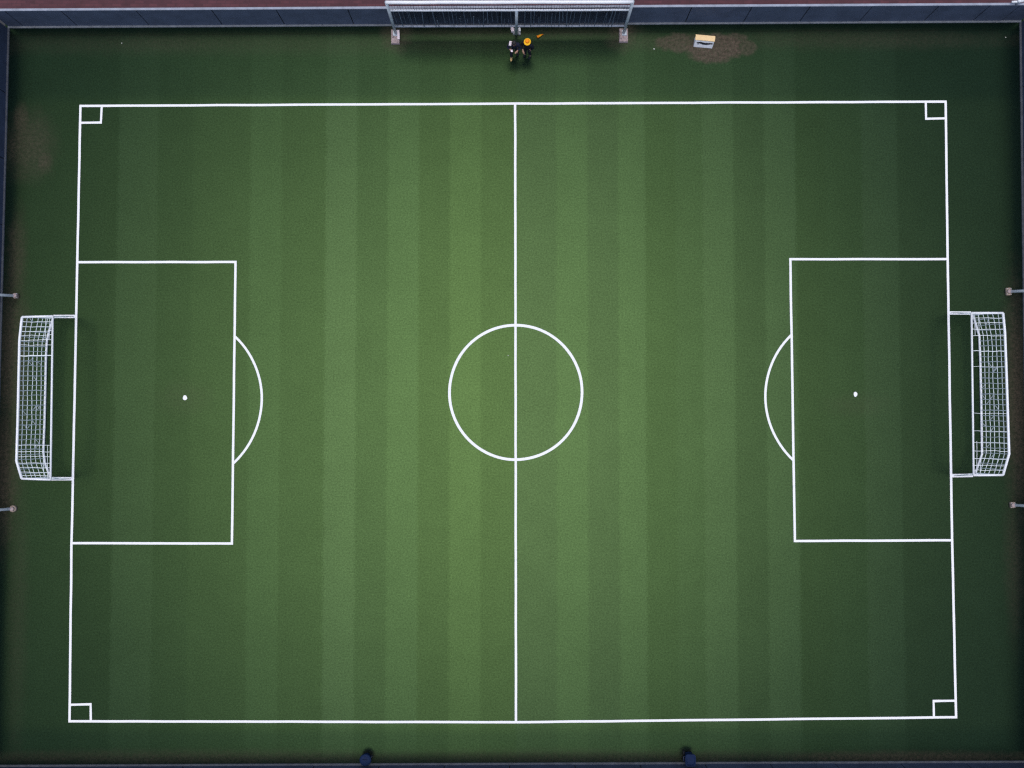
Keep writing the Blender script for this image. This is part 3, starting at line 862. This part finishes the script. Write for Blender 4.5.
def person(px, py, rot, label, pose, cloth_top, cloth_leg, shoe_mats, headgear, group=None):
    g0 = at(px, py)
    root = thing('person', g0, label, 'person', 'people standing by the fence')
    hips = [Vector((-.09, 0, .90)), Vector((.09, 0, .90))]
    lean = pose['lean']
    chest = Vector((0, -lean, 1.34)); neck = Vector((0, -lean * 1.2, 1.47)); head = Vector((0, -lean * 1.35 - .02, 1.60)); crown = head + Vector((0, 0, .11))
    N_ = [(0, 0, .93, .13, .10), (0, -lean * .5, 1.12, .125, .09), (*chest, .14, .10), (*neck, .055, .055),
          (*(head + Vector((0, -.005, -.05))), .066, .078), (*(head + Vector((0, 0, .04))), .074, .092), (*crown, .045, .055)]
    E_ = [(0, 1), (1, 2), (2, 3), (3, 4), (4, 5), (5, 6)]
    TOP = [(0, 0, .86, .165, .135), (0, -lean * .5, 1.12, .17, .135), (*chest, .185, .14), (*(neck + Vector((0, 0, -.02))), .075, .075)]
    TE = [(0, 1), (1, 2), (2, 3)]
    hands = []
    for sgn, key in ((-1, 'arm_l'), (1, 'arm_r')):
        sh = Vector((sgn * .185, -lean, 1.41)); el, wr = [Vector(v) for v in pose[key]]
        n = len(N_)
        N_ += [(*sh, .055), (*el, .040), (*wr, .029)]
        E_ += [(2, n), (n, n + 1), (n + 1, n + 2)]
        d = (wr - el).normalized(); palm = wr + d * .075
        N_.append((*palm, .040, .018)); E_.append((n + 2, n + 3))
        side = d.cross(Vector((0, 0, 1))).normalized()
        curl = Vector((0, 0, -1))
        for k, (o_, ln) in enumerate(((-.030, .070), (-.010, .080), (.010, .076), (.030, .060))):
            b0 = palm + side * o_ + d * .02; m = len(N_)
            m1 = b0 + d * ln * .55 + curl * .012; m2 = b0 + d * ln * .95 + curl * .035
            N_ += [(*(b0 + d * .015), .0095), (*m1, .009), (*m2, .0075)]
            E_ += [(n + 3, m), (m, m + 1), (m + 1, m + 2)]
        tb = wr + d * .03 - side * sgn * .035; m = len(N_)
        N_ += [(*tb, .011), (*(tb + d * .05 - side * sgn * .025), .009)]; E_ += [(n + 2, m), (m, m + 1)]
        hands.append(palm)
        t = len(TOP)
        TOP += [(*sh, .088), (*el, .070), (*(wr - d * .02), .045)]
        TE += [(2, t), (t, t + 1), (t + 1, t + 2)]
    LEG = [(0, 0, .96, .14, .115), (0, 0, .88, .14, .115)]; LE = [(0, 1)]
    feet = []
    for hp, key in zip(hips, ('leg_l', 'leg_r')):
        kn, an = [Vector(v) for v in pose[key]]
        n = len(N_)
        N_ += [(*hp, .080), (*kn, .055), (*an, .036), (*(an + Vector((0, -.10, -.05))), .034)]
        E_ += [(0, n), (n, n + 1), (n + 1, n + 2), (n + 2, n + 3)]
        t = len(LEG)
        LEG += [(*hp, .100), (*kn, .074), (*(an + Vector((0, 0, .02))), .062)]
        LE += [(1, t), (t, t + 1), (t + 1, t + 2)]
        feet.append(an)
    ex = [('e', head + Vector((sx * .032, -.088, .012)), .011, (1, .6, .8), 1) for sx in (-1, 1)]
    ex += [('n', head + Vector((0, -.098, -.015)), .016, (.8, 1.1, 1.3), 0), ('m', head + Vector((0, -.086, -.055)), .022, (1.1, .35, .3), 2)]
    ex += [('r', head + Vector((sx * .078, .0, -.005)), .026, (.4, .8, 1.2), 0) for sx in (-1, 1)]
    skinned('body', N_, E_, M['skin'], root, g0, rot, extra=ex)
    skinned('jacket', TOP, TE, cloth_top, root, g0, rot)
    skinned('trousers', LEG, LE, cloth_leg, root, g0, rot)
    for an, sm in zip(feet, shoe_mats):
        skinned('shoe', [(an.x, an.y + .05, an.z - .045, .045, .048), (an.x, an.y - .05, an.z - .04, .05, .05), (an.x, an.y - .14, an.z - .055, .048, .036), (an.x, an.y - .20, an.z - .062, .034, .026)], [(0, 1), (1, 2), (2, 3)], sm, root, g0, rot)
    q = Matrix.Rotation(rot, 4, 'Z')
    def put(mb, name, m_, par):
        me = bpy.data.meshes.new(name); bmesh.ops.recalc_face_normals(mb.bm, faces=mb.bm.faces)
        bmesh.ops.transform(mb.bm, matrix=q, verts=mb.bm.verts); mb.bm.to_mesh(me); mb.bm.free()
        for f in me.polygons: f.use_smooth = True
        me.materials.append(m_); o = bpy.data.objects.new(name, me); COL.objects.link(o); o.parent = par
        return o
    hc = head + Vector((0, .012, .035))
    mb = MB(); mb.ball(hc, .098, 3, (.92, 1.1, 1.0))
    dele = [v for v in mb.bm.verts if v.co.z < hc.z - .01 and v.co.y < hc.y + .01 or v.co.z < hc.z - .075]
    bmesh.ops.delete(mb.bm, geom=dele, context='VERTS')
    for v in mb.bm.verts: v.co += Vector((random.uniform(-1, 1), random.uniform(-1, 1), random.uniform(-1, 1))) * .006
    put(mb, 'hair', M['hair'], root)
    if headgear == 'hat':
        mb = MB(); mb.lathe([(.10, .0), (.165, -.025), (.168, -.015), (.105, .015), (.10, .05), (.098, .085), (.07, .112), (.03, .12)], 26, hc + Vector((0, 0, .045)), .88, .95)
        o = put(mb, 'hat', M['orange'], root)
        mb = MB(); mb.lathe([(.104, .016), (.166, -.013), (.180, -.026), (.176, -.016), (.165, -.006), (.106, .022)], 26, hc + Vector((0, 0, .045)), .88, .95)
        put(mb, 'brim', M['yellow'], o)
    return root, hands, put, g0

pose_a = dict(lean=.10,
              arm_l=((-.29, -.16, 1.16), (-.15, -.30, 1.24)), arm_r=((.28, -.14, 1.15), (.16, -.31, 1.20)),
              leg_l=((-.13, -.22, .50), (-.12, -.14, .09)), leg_r=((.12, -.04, .48), (.15, .12, .09)))
pa, hands_a, put_a, ga = person(514.4, 54.8, R(-6), 'person in navy jacket with white towel over the shoulder and one tan shoe forward', pose_a,
                     M['navy_cloth'], M['black_cloth'], (M['tan_shoe'], M['black_cloth']), 'none')
qa = Matrix.Rotation(R(-6), 4, 'Z')
# towel over the shoulder: a folded strip with thickness
tw = thing('towel', ga, 'small folded white towel hanging over the navy jacketed shoulder', 'towel')
mb = MB(); line = [(-.165, -.02, 1.505), (-.17, -.10, 1.520), (-.175, -.17, 1.50), (-.18, -.21, 1.44)]
hw = .055
lo = []; hi = []
for (x, y, z) in line:
    lo.append([(x - hw, y, z - .008), (x + hw, y, z - .004)]); hi.append([(x - hw, y - .012, z + .012), (x + hw, y - .012, z + .014)])
for i in range(len(line) - 1):
    mb.hexa([lo[i][0], lo[i][1], lo[i + 1][1], lo[i + 1][0]], [hi[i][0], hi[i][1], hi[i + 1][1], hi[i + 1][0]])
ob = put_a(mb, 'cloth', M['towel'], tw)
# folded paper in the hands
nt_ = thing('notebook', ga, 'pale folded sheet held in the hands of the person in navy', 'paper')
mb = MB(); mb.box(hands_a[0] + Vector((.02, -.03, .055)), (.09, .10, .012), .3); put_a(mb, 'sheet', M['towel'], nt_)

pose_b = dict(lean=.05,
              arm_l=((-.27, -.10, 1.15), (-.12, -.26, 1.06)), arm_r=((.26, .00, 1.13), (.17, -.01, .86)),
              leg_l=((-.10, -.06, .48), (-.12, .02, .09)), leg_r=((.10, -.03, .48), (.13, .06, .09)))
pb, hands_b, put_b, gb = person(527.4, 55.6, R(-25), 'person in black clothes wearing a round orange hat with yellow brim', pose_b,
                     M['black_cloth'], M['black_cloth'], (M['black_cloth'], M['black_cloth']), 'hat')
